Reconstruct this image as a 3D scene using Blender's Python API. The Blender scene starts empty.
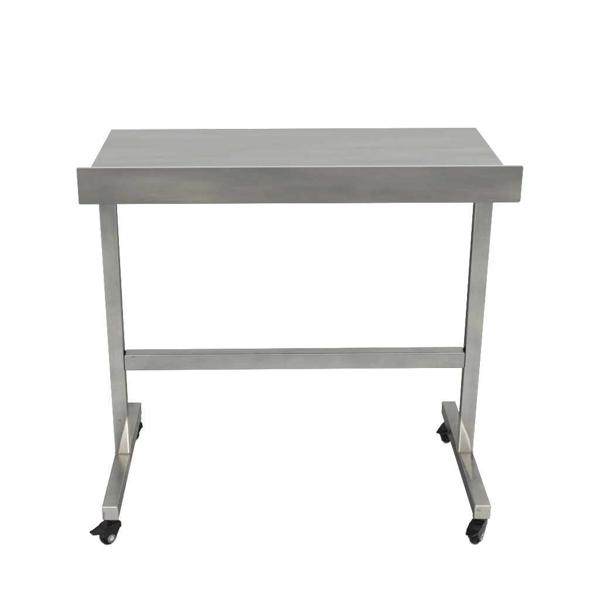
import bpy, bmesh, math
from mathutils import Vector, Matrix
C = bpy.context.scene
COL = C.collection
R = math.radians

# ---------------------------------------------------------------- dimensions (metres)
W, D, H = 0.900, 0.542, 0.8562          # tabletop width, depth, height of its surface
LU, LD = 0.0440, 0.0320                # front lip above / below the surface
LT = 0.011                             # thickness of the folded lip
PX, PW, PY = 0.4440, 0.0360, 0.2530    # outer side, size and front face of the two legs
FX, FW, FY0, FY1, FH, FB = 0.4445, 0.0375, 0.0049, 0.5439, 0.0362, 0.0700
SZ, SW = 0.3768, 0.0425                # crossbar top and size
DX = -0.0018
FT = FB + FH

# ---------------------------------------------------------------- materials
def nt(name):
    m = bpy.data.materials.new(name); m.use_nodes = True
    t = m.node_tree; b = t.nodes['Principled BSDF']
    return m, t, b
def node(t, kind, **kw):
    n = t.nodes.new(kind)
    for k, v in kw.items(): setattr(n, k, v)
    return n
def ramp(t, src, a, b, ca, cb):
    r = node(t, 'ShaderNodeMapRange'); t.links.new(src, r.inputs['Value'])
    r.inputs['From Min'].default_value = a; r.inputs['From Max'].default_value = b
    r.inputs['To Min'].default_value = ca; r.inputs['To Max'].default_value = cb
    return r.outputs['Result']
def math_(t, op, a, b=None, c=None, clamp=False):
    n = node(t, 'ShaderNodeMath', operation=op); n.use_clamp = clamp
    for i, v in enumerate((a, b, c)):
        if v is None: continue
        if isinstance(v, (int, float)): n.inputs[i].default_value = v
        else: t.links.new(v, n.inputs[i])
    return n.outputs[0]
def noise(t, vec, scale, stretch=(1, 1, 1), detail=4, rough=.55, seed=0.):
    mp = node(t, 'ShaderNodeMapping'); t.links.new(vec, mp.inputs['Vector'])
    mp.inputs['Scale'].default_value = stretch; mp.inputs['Location'].default_value = (seed, seed*.7, seed*1.3)
    n = node(t, 'ShaderNodeTexNoise'); t.links.new(mp.outputs[0], n.inputs['Vector'])
    n.inputs['Scale'].default_value = scale; n.inputs['Detail'].default_value = detail
    n.inputs['Roughness'].default_value = rough
    return n.outputs['Fac']

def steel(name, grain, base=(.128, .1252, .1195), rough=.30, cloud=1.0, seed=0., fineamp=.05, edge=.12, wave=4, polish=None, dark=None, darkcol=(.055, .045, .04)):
    """brushed stainless steel; grain = direction of the brushing ('x','y','z')"""
    m, t, b = nt(name)
    P = node(t, 'ShaderNodeTexCoord').outputs['Object']
    st = {'x': (1, 60, 60), 'y': (60, 1, 60), 'z': (60, 60, 1)}[grain]
    st2 = {'x': (.35, 2, 2), 'y': (2, .35, 2), 'z': (2, 2, .35)}[grain]
    fine = noise(t, P, 14, st, 3, .6, seed)
    band = noise(t, P, 9, st2, 3, .5, seed+3)
    blot = noise(t, P, 16, (1, 1, 1), 5, .6, seed+7)
    spots = noise(t, P, 120, (1, 1, 1), 3, .6, seed+9)
    v = math_(t, 'ADD', ramp(t, fine, .3, .7, 1-fineamp, 1+fineamp), ramp(t, band, .3, .7, -.11*cloud, .11*cloud))
    v = math_(t, 'ADD', v, ramp(t, blot, .3, .7, -.07*cloud, .07*cloud))
    v = math_(t, 'ADD', v, ramp(t, spots, .3, .7, -.02, .02))
    rg = math_(t, 'ADD', ramp(t, band, .3, .7, rough-.05, rough+.06), ramp(t, fine, .3, .7, -fineamp*.5, fineamp*.5))
    col = node(t, 'ShaderNodeCombineXYZ')
    warm = ramp(t, blot, .35, .7, 0, .05)
    t.links.new(math_(t, 'MULTIPLY', v, base[0]), col.inputs[0])
    t.links.new(math_(t, 'MULTIPLY', v, base[1]), col.inputs[1])
    t.links.new(math_(t, 'MULTIPLY', math_(t, 'SUBTRACT', v, warm), base[2]), col.inputs[2])
    out = col.outputs[0]
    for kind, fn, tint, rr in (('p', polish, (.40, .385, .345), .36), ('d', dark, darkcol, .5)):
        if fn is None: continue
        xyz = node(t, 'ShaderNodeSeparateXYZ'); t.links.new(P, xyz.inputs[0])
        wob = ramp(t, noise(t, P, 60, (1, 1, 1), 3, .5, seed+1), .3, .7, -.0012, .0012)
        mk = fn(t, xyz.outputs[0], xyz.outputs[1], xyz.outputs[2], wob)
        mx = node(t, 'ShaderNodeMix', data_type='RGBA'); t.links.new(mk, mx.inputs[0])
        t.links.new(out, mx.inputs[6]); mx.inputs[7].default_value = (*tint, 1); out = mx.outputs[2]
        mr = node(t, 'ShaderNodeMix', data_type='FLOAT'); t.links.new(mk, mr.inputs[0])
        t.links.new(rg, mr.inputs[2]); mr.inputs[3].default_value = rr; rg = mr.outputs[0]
    t.links.new(out, b.inputs['Base Color']); t.links.new(rg, b.inputs['Roughness'])
    b.inputs['Metallic'].default_value = 1
    b.inputs['Specular Tint'].default_value = (edge, edge, edge, 1)
    bp = node(t, 'ShaderNodeBump'); bp.inputs['Strength'].default_value = .05; bp.inputs['Distance'].default_value = .0006
    h = math_(t, 'ADD', math_(t, 'MULTIPLY', fine, fineamp*12), math_(t, 'MULTIPLY', noise(t, P, 5, (1, 1, 1), 2, .4, seed+5), wave))
    t.links.new(h, bp.inputs['Height']); t.links.new(bp.outputs[0], b.inputs['Normal'])
    return m

def plain(name, col, rough, metal=0, spec=.5, bump=0, bscale=300):
    m, t, b = nt(name)
    P = node(t, 'ShaderNodeTexCoord').outputs['Object']
    n = noise(t, P, 90, (1, 1, 1), 4, .6)
    s = ramp(t, n, .3, .7, .8, 1.25)
    c = node(t, 'ShaderNodeCombineXYZ')
    for i in range(3): t.links.new(math_(t, 'MULTIPLY', s, col[i]), c.inputs[i])
    t.links.new(c.outputs[0], b.inputs['Base Color'])
    t.links.new(ramp(t, n, .3, .7, rough-.06, rough+.06), b.inputs['Roughness'])
    b.inputs['Metallic'].default_value = metal; b.inputs['Specular IOR Level'].default_value = spec
    if bump:
        bp = node(t, 'ShaderNodeBump'); bp.inputs['Strength'].default_value = bump; bp.inputs['Distance'].default_value = .0004
        t.links.new(noise(t, P, bscale), bp.inputs['Height']); t.links.new(bp.outputs[0], b.inputs['Normal'])
    return m

# ground-back, polished areas round the welds at the foot of each leg
def wedge(t, u, s, wob, edge0, slope, soft):
    """1 where u > edge0 + slope*s (both metres), softened"""
    e = math_(t, 'SUBTRACT', math_(t, 'ADD', u, wob), math_(t, 'ADD', math_(t, 'MULTIPLY', s, slope), edge0))
    return ramp(t, e, -soft, soft, 0, 1)
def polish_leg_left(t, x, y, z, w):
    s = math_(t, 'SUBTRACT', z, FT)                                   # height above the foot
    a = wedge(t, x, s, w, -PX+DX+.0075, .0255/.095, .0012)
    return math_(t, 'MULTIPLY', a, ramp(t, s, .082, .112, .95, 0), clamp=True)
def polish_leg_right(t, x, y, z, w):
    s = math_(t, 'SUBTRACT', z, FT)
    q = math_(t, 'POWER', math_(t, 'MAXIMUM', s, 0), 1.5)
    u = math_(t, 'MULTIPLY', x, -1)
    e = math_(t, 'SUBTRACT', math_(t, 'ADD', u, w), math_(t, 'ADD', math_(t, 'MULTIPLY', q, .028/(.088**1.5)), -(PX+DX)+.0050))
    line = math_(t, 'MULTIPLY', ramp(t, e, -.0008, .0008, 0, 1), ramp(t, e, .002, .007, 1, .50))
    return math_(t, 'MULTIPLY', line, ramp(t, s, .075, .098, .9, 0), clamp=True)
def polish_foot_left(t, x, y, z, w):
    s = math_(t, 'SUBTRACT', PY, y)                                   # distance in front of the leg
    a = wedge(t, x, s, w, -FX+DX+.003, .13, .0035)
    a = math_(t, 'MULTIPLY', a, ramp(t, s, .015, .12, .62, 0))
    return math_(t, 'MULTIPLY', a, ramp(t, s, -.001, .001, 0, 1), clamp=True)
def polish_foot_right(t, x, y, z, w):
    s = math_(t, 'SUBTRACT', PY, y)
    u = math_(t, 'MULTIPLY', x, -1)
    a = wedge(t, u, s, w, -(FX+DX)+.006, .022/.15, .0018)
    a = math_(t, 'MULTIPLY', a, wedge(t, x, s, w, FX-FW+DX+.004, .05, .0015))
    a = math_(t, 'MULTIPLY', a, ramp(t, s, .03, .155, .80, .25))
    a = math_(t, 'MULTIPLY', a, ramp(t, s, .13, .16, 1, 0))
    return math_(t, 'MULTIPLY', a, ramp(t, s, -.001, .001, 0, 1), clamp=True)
def spot_leg_left(t, x, y, z, w):
    ex = math_(t, 'SUBTRACT', x, -PX+DX+.0175); ez = math_(t, 'SUBTRACT', z, FT+.094)
    d = math_(t, 'SQRT', math_(t, 'ADD', math_(t, 'MULTIPLY', ex, ex), math_(t, 'MULTIPLY', ez, ez)))
    return math_(t, 'MULTIPLY', ramp(t, math_(t, 'ADD', d, w), .001, .004, .6, 0), ramp(t, y, PY+.001, PY+.002, 1, 0), clamp=True)
def marks_bar(t, x, y, z, w):
    line = ramp(t, math_(t, 'ABSOLUTE', math_(t, 'ADD', x, .024)), .0008, .0030, .10, 0)
    ex = math_(t, 'ADD', x, .386); ez = math_(t, 'MULTIPLY', math_(t, 'SUBTRACT', z, SZ-.006), 2.2)
    d = math_(t, 'SQRT', math_(t, 'ADD', math_(t, 'MULTIPLY', ex, ex), math_(t, 'MULTIPLY', ez, ez)))
    return math_(t, 'MAXIMUM', line, ramp(t, math_(t, 'ADD', d, w), .001, .006, .5, 0))
def smears_top(t, x, y, z, w):
    # greasy wipe marks, and the pressed border line just inside the folded edges
    P = node(t, 'ShaderNodeTexCoord').outputs['Object']
    a = noise(t, P, 3.2, (1, 1.6, 1), 5, .62, 51)
    a = ramp(t, a, .46, .72, 0, .16)
    b = noise(t, P, 26, (1, 5, 1), 4, .6, 57)
    a = math_(t, 'ADD', a, ramp(t, b, .5, .75, 0, .06))
    e = math_(t, 'MINIMUM', math_(t, 'SUBTRACT', W/2, math_(t, 'ABSOLUTE', x)), math_(t, 'SUBTRACT', D, y))
    rim = math_(t, 'MULTIPLY', ramp(t, e, .012, .0135, 0, 1), ramp(t, e, .0155, .019, .16, 0))
    rim = math_(t, 'ADD', rim, ramp(t, e, .012, .0135, .05, 0))
    return math_(t, 'ADD', a, rim, clamp=True)
def stain_dimmed_end_left(t, x, y, z, w):      # dark grinding stain; end face also darkened in colour against its bright reflection
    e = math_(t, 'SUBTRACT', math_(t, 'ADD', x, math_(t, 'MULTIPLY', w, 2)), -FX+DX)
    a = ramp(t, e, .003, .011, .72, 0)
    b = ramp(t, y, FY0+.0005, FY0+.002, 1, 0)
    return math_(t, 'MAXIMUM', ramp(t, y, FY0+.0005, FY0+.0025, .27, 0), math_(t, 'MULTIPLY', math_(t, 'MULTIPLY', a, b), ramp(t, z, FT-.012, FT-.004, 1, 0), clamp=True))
def stain_dimmed_end_right(t, x, y, z, w):  # stain spot, plus end face darkened in colour to offset bright floor reflection
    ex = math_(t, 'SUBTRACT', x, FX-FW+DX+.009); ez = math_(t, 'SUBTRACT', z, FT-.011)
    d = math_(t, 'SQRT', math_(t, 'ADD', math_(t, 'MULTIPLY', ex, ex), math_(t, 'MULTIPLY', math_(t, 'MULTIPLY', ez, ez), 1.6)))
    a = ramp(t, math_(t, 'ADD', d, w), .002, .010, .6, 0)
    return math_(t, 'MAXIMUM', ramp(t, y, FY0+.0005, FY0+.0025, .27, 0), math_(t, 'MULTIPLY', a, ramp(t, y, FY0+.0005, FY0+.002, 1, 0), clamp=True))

M = dict(
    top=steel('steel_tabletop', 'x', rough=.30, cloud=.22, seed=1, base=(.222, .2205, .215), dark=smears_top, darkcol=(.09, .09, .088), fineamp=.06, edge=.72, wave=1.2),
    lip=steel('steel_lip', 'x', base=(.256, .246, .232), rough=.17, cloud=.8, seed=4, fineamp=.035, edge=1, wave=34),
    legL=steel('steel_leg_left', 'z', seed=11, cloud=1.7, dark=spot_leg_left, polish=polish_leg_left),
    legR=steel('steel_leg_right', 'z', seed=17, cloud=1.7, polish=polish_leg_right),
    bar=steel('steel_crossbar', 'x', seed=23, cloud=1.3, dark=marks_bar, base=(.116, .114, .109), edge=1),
    footL=steel('steel_foot_left', 'y', seed=31, cloud=1.3, base=(.186, .181, .173), edge=.14, polish=polish_foot_left, dark=stain_dimmed_end_left),
    footR=steel('steel_foot_right', 'y', seed=37, cloud=1.3, base=(.180, .1755, .168), edge=.14, polish=polish_foot_right, dark=stain_dimmed_end_right),
    weld=plain('burnt_weld', (.13, .11, .085), .5, .8),
    black=plain('black_plastic', (.0022, .0022, .0025), .40, 0, .07, .25),
    rubber=plain('black_tread', (.002, .002, .0022), .5, 0, .06, .2),
    hub=plain('grey_hub', (.06, .062, .065), .45, 0, .4),
    zinc=plain('bright_zinc', (.27, .27, .28), .3, 1),
)

# ---------------------------------------------------------------- mesh helpers
def link(name, bm, mat, parent=None, smooth=None):
    bmesh.ops.recalc_face_normals(bm, faces=bm.faces)
    me = bpy.data.meshes.new(name); bm.to_mesh(me); bm.free()
    o = bpy.data.objects.new(name, me); COL.objects.link(o); me.materials.append(mat)
    if smooth:
        me.shade_smooth(); me.set_sharp_from_angle(angle=R(smooth))
    if parent: o.parent = parent
    return o
def box(bm, x0, x1, y0, y1, z0, z1, r=.003, seg=4):
    g = bmesh.ops.create_cube(bm, size=1)
    vs = g['verts']
    for v in vs:
        v.co = Vector(((x0+x1)/2+v.co.x*(x1-x0), (y0+y1)/2+v.co.y*(y1-y0), (z0+z1)/2+v.co.z*(z1-z0)))
    if r:
        es = list({e for v in vs for e in v.link_edges})
        bmesh.ops.bevel(bm, geom=es, offset=r, segments=seg, profile=.5, affect='EDGES', clamp_overlap=True)
def lathe(bm, prof, M4=Matrix.Identity(4), n=40):
    """prof: (radius, height) pairs turned about local Z, closed on the axis"""
    rings = []
    for r, h in prof:
        if r < 1e-6: rings.append([bm.verts.new(M4 @ Vector((0, 0, h)))]); continue
        rings.append([bm.verts.new(M4 @ Vector((r*math.cos(2*math.pi*k/n), r*math.sin(2*math.pi*k/n), h))) for k in range(n)])
    for a, b in zip(rings, rings[1:]):
        for k in range(n):
            k2 = (k+1) % n
            if len(a) == 1 and len(b) == 1: continue
            if len(a) == 1: bm.faces.new((a[0], b[k], b[k2]))
            elif len(b) == 1: bm.faces.new((a[k], b[0], a[k2]))
            else: bm.faces.new((a[k], b[k], b[k2], a[k2]))
def prism(bm, poly, y0, y1, bev=.0008):
    """outline in local XZ given thickness along Y"""
    a = [bm.verts.new((x, y0, z)) for x, z in poly]; b = [bm.verts.new((x, y1, z)) for x, z in poly]
    n = len(poly); fs = [bm.faces.new(a), bm.faces.new(b[::-1])]
    for k in range(n): fs.append(bm.faces.new((a[k], a[(k+1) % n], b[(k+1) % n], b[k])))
    if bev:
        es = [e for f in fs[:2] for e in f.edges]
        bmesh.ops.bevel(bm, geom=es, offset=bev, segments=2, profile=.5, affect='EDGES', clamp_overlap=True)

# ---------------------------------------------------------------- the table
table = bpy.data.objects.new('instrument_table', None); COL.objects.link(table)
table.location = (0, D/2, 0)
table['label'] = 'brushed stainless steel instrument table with raised front lip on H frame with four black casters'
table['category'] = 'table'
def part(name, bm, mat, parent=table, **k):
    o = link(name, bm, mat, None, **k)
    o.parent = parent
    if parent is table: o.matrix_parent_inverse = Matrix.Translation((0, -D/2, 0))
    return o

# folded tray: top sheet with turned-down edges along the back and sides
bm = bmesh.new()
sk = .030
h = W/2
rr = .004
prof = []                                   # cross-section of the side fold: inset and drop
for k in range(7):
    a = k/6*math.pi/2
    prof.append((rr - rr*math.sin(a), -rr + rr*math.cos(a)))
loops = []
def loop(inset, z, cr):
    """rectangle with rounded rear corners"""
    pts = []
    x0, x1, y0, y1 = -h+inset, h-inset, LT-.001, D-inset
    c = max(cr-inset, .0004)
    pts.append((x0, y0)); 
    for k in range(6):
        a = math.pi - k/5*math.pi/2; pts.append((x0+c+c*math.cos(a), y1-c+c*math.sin(a)))
    for k in range(6):
        a = math.pi/2 - k/5*math.pi/2; pts.append((x1-c+c*math.cos(a), y1-c+c*math.sin(a)))
    pts.append((x1, y0))
    return [bm.verts.new((x, y, H+z)) for x, y in pts]
T = .0015
outer = [loop(i, z, .005) for i, z in prof] + [loop(0, -sk, .005)]
inner = [loop(T, -sk, .005), loop(T, -rr, .005), loop(rr, -T, .005)]
seq = outer + inner
for a, b in zip(seq, seq[1:]):
    for k in range(len(a)-1): bm.faces.new((a[k], a[k+1], b[k+1], b[k]))
bm.faces.new(seq[0]); bm.faces.new(seq[-1][::-1])
top = part('tabletop', bm, M['top'])

# front lip: a folded, hollow-looking hem that stands above and hangs below the sheet
bm = bmesh.new()
def rounded(x0, x1, z0, z1, rads, n=5):
    pts = []
    for (cx, cz, sx, sz, rad), a0 in zip(((x0, z0, 1, 1, rads[0]), (x1, z0, -1, 1, rads[1]), (x1, z1, -1, -1, rads[2]), (x0, z1, 1, -1, rads[3])), (180, 270, 0, 90)):
        for k in range(n+1):
            a = R(a0+90*k/n); pts.append((cx+sx*rad+rad*math.cos(a), cz+sz*rad+rad*math.sin(a)))
    return pts
prism(bm, rounded(-h, h, H-LD, H+LU, (.0014, .0040, .0020, .0012)), 0, LT, bev=.0018)
lip = part('front_lip', bm, M['lip'], table)

# legs, crossbar, feet
for s, mat in ((-1, M['legL']), (1, M['legR'])):
    bm = bmesh.new()
    xo, xi = s*PX+DX, s*(PX-PW)+DX
    box(bm, min(xo, xi), max(xo, xi), PY, PY+PW, FT-.0004, H-T-.0003, r=.0035, seg=5)
    for v in bm.verts:                     # the frame is welded a touch wider at the top
        if abs(v.co.x-DX) > PX-PW/2 and v.co.z > H-.05: v.co.x += s*(.0055 if s > 0 else .0030)
    leg = part('leg', bm, mat)
    # weld bead all round the bottom, broken and uneven
    bm = bmesh.new()
    cx = (xo+xi)/2; cy = PY+PW/2; hw = PW/2-.002
    N = 60
    import random
    rnd = random.Random(5+s)
    ring = []
    for k in range(N):
        u = k/N*4; side = int(u); f = (u-side)*2-1
        px, py_ = [(f, -1), (1, f), (-f, 1), (-1, -f)][side]
        rad = .0013+.0005*rnd.random()
        nrm = Vector([(0, -1), (1, 0), (0, 1), (-1, 0)][side]).to_3d()
        c0 = Vector((cx+px*hw, cy+py_*hw, FT)) + nrm*.0022
        ring.append([bm.verts.new(c0 + nrm*rad*math.cos(a) + Vector((0, 0, 1))*rad*math.sin(a)) for a in [j*math.pi/3 for j in range(6)]])
    for k in range(N):
        a, b = ring[k], ring[(k+1) % N]
        for j in range(6): bm.faces.new((a[j], a[(j+1) % 6], b[(j+1) % 6], b[j]))
    w = part('weld_bead', bm, M['weld'], table, smooth=80)
    w.matrix_parent_inverse = Matrix.Identity(4)
    w.parent = leg
for s, mat in ((-1, M['footL']), (1, M['footR'])):
    bm = bmesh.new()
    xo, xi = s*FX+DX, s*(FX-FW)+DX
    box(bm, min(xo, xi), max(xo, xi), FY0, FY1, FB, FT, r=.0032, seg=5)
    part('foot', bm, mat)
bm = bmesh.new()
box(bm, -(PX-PW)+DX-.0002, PX-PW+DX+.0002, PY-.0005, PY+.0385, SZ-SW, SZ, r=.0042, seg=6)
for v in bm.verts: v.co.z += .0018*v.co.x/.41
part('crossbar', bm, M['bar'])

# ---------------------------------------------------------------- casters (local: stem on Z axis, pedal towards +X, axle along Y)
WR, TR, WW = .0215, .013, .018            # wheel radius, trail, tread width
def make_caster():
    bm = bmesh.new()
    # swivel collar and mounting stem
    lathe(bm, [(0, FB), (.0155, FB), (.0165, FB-.001), (.0165, FB-.006), (.0150, FB-.008), (.0130, FB-.012), (.0150, FB-.015), (.0155, FB-.020), (0, FB-.020)])
    # two cheeks
    cz = WR
    cheek = []
    for k in range(13):                    # nose round the axle
        a = -math.pi*.95 + k/12*math.pi*.95
        cheek.append((TR + .0125*math.cos(a), cz + .0125*math.sin(a)))
    cheek += [(TR+.0205, cz+.010), (TR+.0215, cz+.018), (TR+.012, cz+.030), (TR-.004, FB-.014), (-.0155, FB-.014), (-.0165, FB-.024), (-.010, cz+.018)]
    for y0, y1 in ((-.0150, -.0112), (.0112, .0150)): prism(bm, cheek, y0, y1)
    # hood arching over the wheel
    hood_o, hood_i = [], []
    arc = [(-.0165, FB-.026), (-.0155, FB-.0145), (-.004, FB-.0125), (TR-.004, FB-.0130), (TR+.012, cz+.0305), (TR+.0222, cz+.0185)]
    arc_i = [(x*.93+.0008, z-.0035) for x, z in arc]
    prism(bm, arc + arc_i[::-1], -.0149, .0149, bev=.0006)
    c = link('caster', bm, M['black'], None, smooth=35)
    # wheel: a moulded wheel with a rounded tread
    bm = bmesh.new()
    X = Matrix.Translation((TR, 0, WR)) @ Matrix.Rotation(R(90), 4, 'X')
    hw = WW/2
    lathe(bm, [(0, -hw*.7), (.008, -hw*.7), (.0085, -hw*.55), (.0145, -hw*.55), (.0152, -hw*.9), (WR-.004, -hw), (WR-.0015, -hw*.8), (WR-.0003, -hw*.4), (WR, 0),
               (WR-.0003, hw*.4), (WR-.0015, hw*.8), (WR-.004, hw), (.0152, hw*.9), (.0145, hw*.55), (.0085, hw*.55), (.008, hw*.7), (0, hw*.7)], X, 56)
    wh = link('wheel', bm, M['rubber'], c, smooth=40)
    # hub caps and axle bolt
    bm = bmesh.new()
    lathe(bm, [(0, -.0186), (.0026, -.0186), (.0034, -.0180), (.0034, -.0160), (.0058, -.0158), (.0058, -.0149), (.003, -.0147), (.003, .0147),
               (.0058, .0149), (.0058, .0158), (.0040, .0162), (.0040, .0182), (.0030, .0192), (0, .0192)], X, 24)
    link('axle_bolt', bm, M['zinc'], c, smooth=35)
    for sy in (-1, 1):
        bm = bmesh.new()
        a, b_ = (.0150, .0163) if sy > 0 else (-.0163, -.0150)
        lathe(bm, [(.0074, a), (.0100, a), (.0100, b_), (.0090, b_+.0003*sy), (.0074, b_), (.0074, a)], X, 36)
        link('hub_ring', bm, M['hub'], c, smooth=35)
    # brake pedal: tapering tread plate tilted down, with upturned side ribs and anti-slip ridges
    bm = bmesh.new()
    n = 14; rows = []
    for k in range(n+1):
        f = k/n
        x = TR + .004 + f*.040
        z = WR + .0300 - .0065*f - .004*math.sin(f*math.pi)
        wd = .0165 - .004*f - .005*max(0, f-.5)/.5
        t = .0042 - .0016*f
        rows.append([bm.verts.new((x, -wd, z-t)), bm.verts.new((x, -wd, z+.0012)), bm.verts.new((x, -wd+.0022, z+.0012)), bm.verts.new((x, -wd+.0028, z)),
                     bm.verts.new((x, wd-.0028, z)), bm.verts.new((x, wd-.0022, z+.0012)), bm.verts.new((x, wd, z+.0012)), bm.verts.new((x, wd, z-t))])
    for a, b in zip(rows, rows[1:]):
        for j in range(8): bm.faces.new((a[j], a[(j+1) % 8], b[(j+1) % 8], b[j]))
    bm.faces.new(rows[0]); bm.faces.new(rows[-1][::-1])
    for k in range(4):
        f = .45+k*.14
        x = TR+.004+f*.040; z = WR+.0300-.0065*f-.004*math.sin(f*math.pi)
        box(bm, x-.0008, x+.0008, -.010, .010, z-.001, z+.0011, r=.0003, seg=1)
    link('brake_pedal', bm, M['black'], c, smooth=35)
    return c
def copy_caster(o):
    c = o.copy(); COL.objects.link(c)
    for ch in o.children:
        k = ch.copy(); COL.objects.link(k); k.parent = c
    return c
c0 = make_caster()
xm = FX-FW/2
spots = [((-xm+DX, FY0+.022), 218), ((xm+DX-.002, FY0+.022), 236), ((-xm+DX+.003, FY1-.022), 200), ((xm+DX+.004, FY1-.028), 228)]
cs = [c0] + [copy_caster(c0) for _ in spots[1:]]
for c, ((x, y), a) in zip(cs, spots):
    c.parent = table
    c.matrix_parent_inverse = Matrix.Translation((0, -D/2, 0))
    c.location = (x, y, 0); c.rotation_euler = (0, 0, R(a))

# ---------------------------------------------------------------- ground: white paper sweep, with unseen grey floor added to darken the lip's reflection
def sheet(name, x0, x1, y0, y1, z, mat):
    bm = bmesh.new()
    vs = [bm.verts.new(p) for p in ((x0, y0, z), (x1, y0, z), (x1, y1, z), (x0, y1, z))]
    bm.faces.new(vs); o = link(name, bm, mat); o['kind'] = 'structure'; return o
paper = plain('white_paper', (.90, .90, .90), .8, 0, .1)
for n in paper.node_tree.nodes:            # even, matt, no mottling
    if n.type == 'MAP_RANGE' and abs(n.inputs['To Min'].default_value-.8) < 1e-4:
        n.inputs['To Min'].default_value = .985; n.inputs['To Max'].default_value = 1.015
sheet('ground', -14, 14, -1.9, 24, 0, paper)
sheet('floor', -16, 16, -10, 26, -.004, plain('added_grey_floor', (.15, .15, .147), .7, 0, .3))

# ---------------------------------------------------------------- light: world gradient shaped for the steel, bright overhead, darker sides, plus added lamps
w = bpy.data.worlds.new("World"); C.world = w; w.use_nodes = True
t = w.node_tree; bg = t.nodes['Background']
G = node(t, 'ShaderNodeTexCoord').outputs['Generated']
s = node(t, 'ShaderNodeSeparateXYZ'); t.links.new(G, s.inputs[0])
el = math_(t, 'ADD', ramp(t, s.outputs[2], .0, .42, .8, 1.75), ramp(t, s.outputs[2], .5, .8, 0, 2.2))
fr = ramp(t, s.outputs[1], -.9, .3, .50, 1.0)
sd = ramp(t, math_(t, 'ABSOLUTE', s.outputs[0]), .45, .9, 1.0, .2)
lo = ramp(t, s.outputs[2], .25, .6, 0, 1)
sd2 = math_(t, 'MAXIMUM', sd, lo); fr2 = math_(t, 'MAXIMUM', fr, lo)
v = math_(t, 'MULTIPLY', math_(t, 'MULTIPLY', el, sd2), fr2)
front_lobe = math_(t, 'MULTIPLY', ramp(t, s.outputs[1], -.25, -.55, 0, 1), ramp(t, s.outputs[2], .22, .42, 0, 3.6))   # bright lobe added high in front, to light upper front edges
v = math_(t, 'ADD', v, front_lobe)
cc = node(t, 'ShaderNodeCombineXYZ')
for i, k in enumerate((1.0, 1.0, 1.0)): t.links.new(math_(t, 'MULTIPLY', v, k), cc.inputs[i])
t.links.new(cc.outputs[0], bg.inputs['Color']); bg.inputs['Strength'].default_value = 1.0

def area(name, loc, target, size, sy, power, col=(1, 1, 1)):
    l = bpy.data.lights.new(name, 'AREA'); l.shape = 'RECTANGLE'; l.size = size; l.size_y = sy; l.energy = power; l.color = col
    o = bpy.data.objects.new(name, l); COL.objects.link(o); o.location = loc
    o.rotation_euler = (Vector(target)-Vector(loc)).to_track_quat('-Z', 'Y').to_euler(); return o
area('shaping_light', (-2.2, -1.8, 2.6), (0, .3, .2), 2.5, 2.5, 45, (1, .98, .95))  # unseen area lamps, added on both sides to shape the light
area('shaping_light', (2.4, 2.2, 2.4), (0, .3, .0), 2.5, 2.5, 45)

# ---------------------------------------------------------------- camera
f, ya, pi_, ro = 1151.8165, -.0052, .3936, -.0059
fw = Vector((math.sin(ya)*math.cos(pi_), math.cos(ya)*math.cos(pi_), -math.sin(pi_)))
r0 = Vector((math.cos(ya), -math.sin(ya), 0)); u0 = r0.cross(fw)
r2 = r0*math.cos(ro)+u0*math.sin(ro); u2 = -r0*math.sin(ro)+u0*math.cos(ro)
cam = bpy.data.cameras.new('camera'); co = bpy.data.objects.new('camera', cam); COL.objects.link(co)
mt = Matrix((r2, u2, -fw)).transposed().to_4x4(); mt.translation = (-.0655, -2.2605, 1.4979)
co.matrix_world = mt
cam.sensor_width = 36; cam.lens = 36*f/600; cam.shift_x = .3785*100/600; cam.shift_y = .2401*100/600
cam.clip_end = 200; cam.clip_start = .05
C.camera = co
C.render.engine = 'CYCLES'
C.view_settings.view_transform = 'Standard'; C.view_settings.look = 'None'
C.view_settings.gamma = 1; C.view_settings.use_curve_mapping = False; C.view_settings.exposure = 0
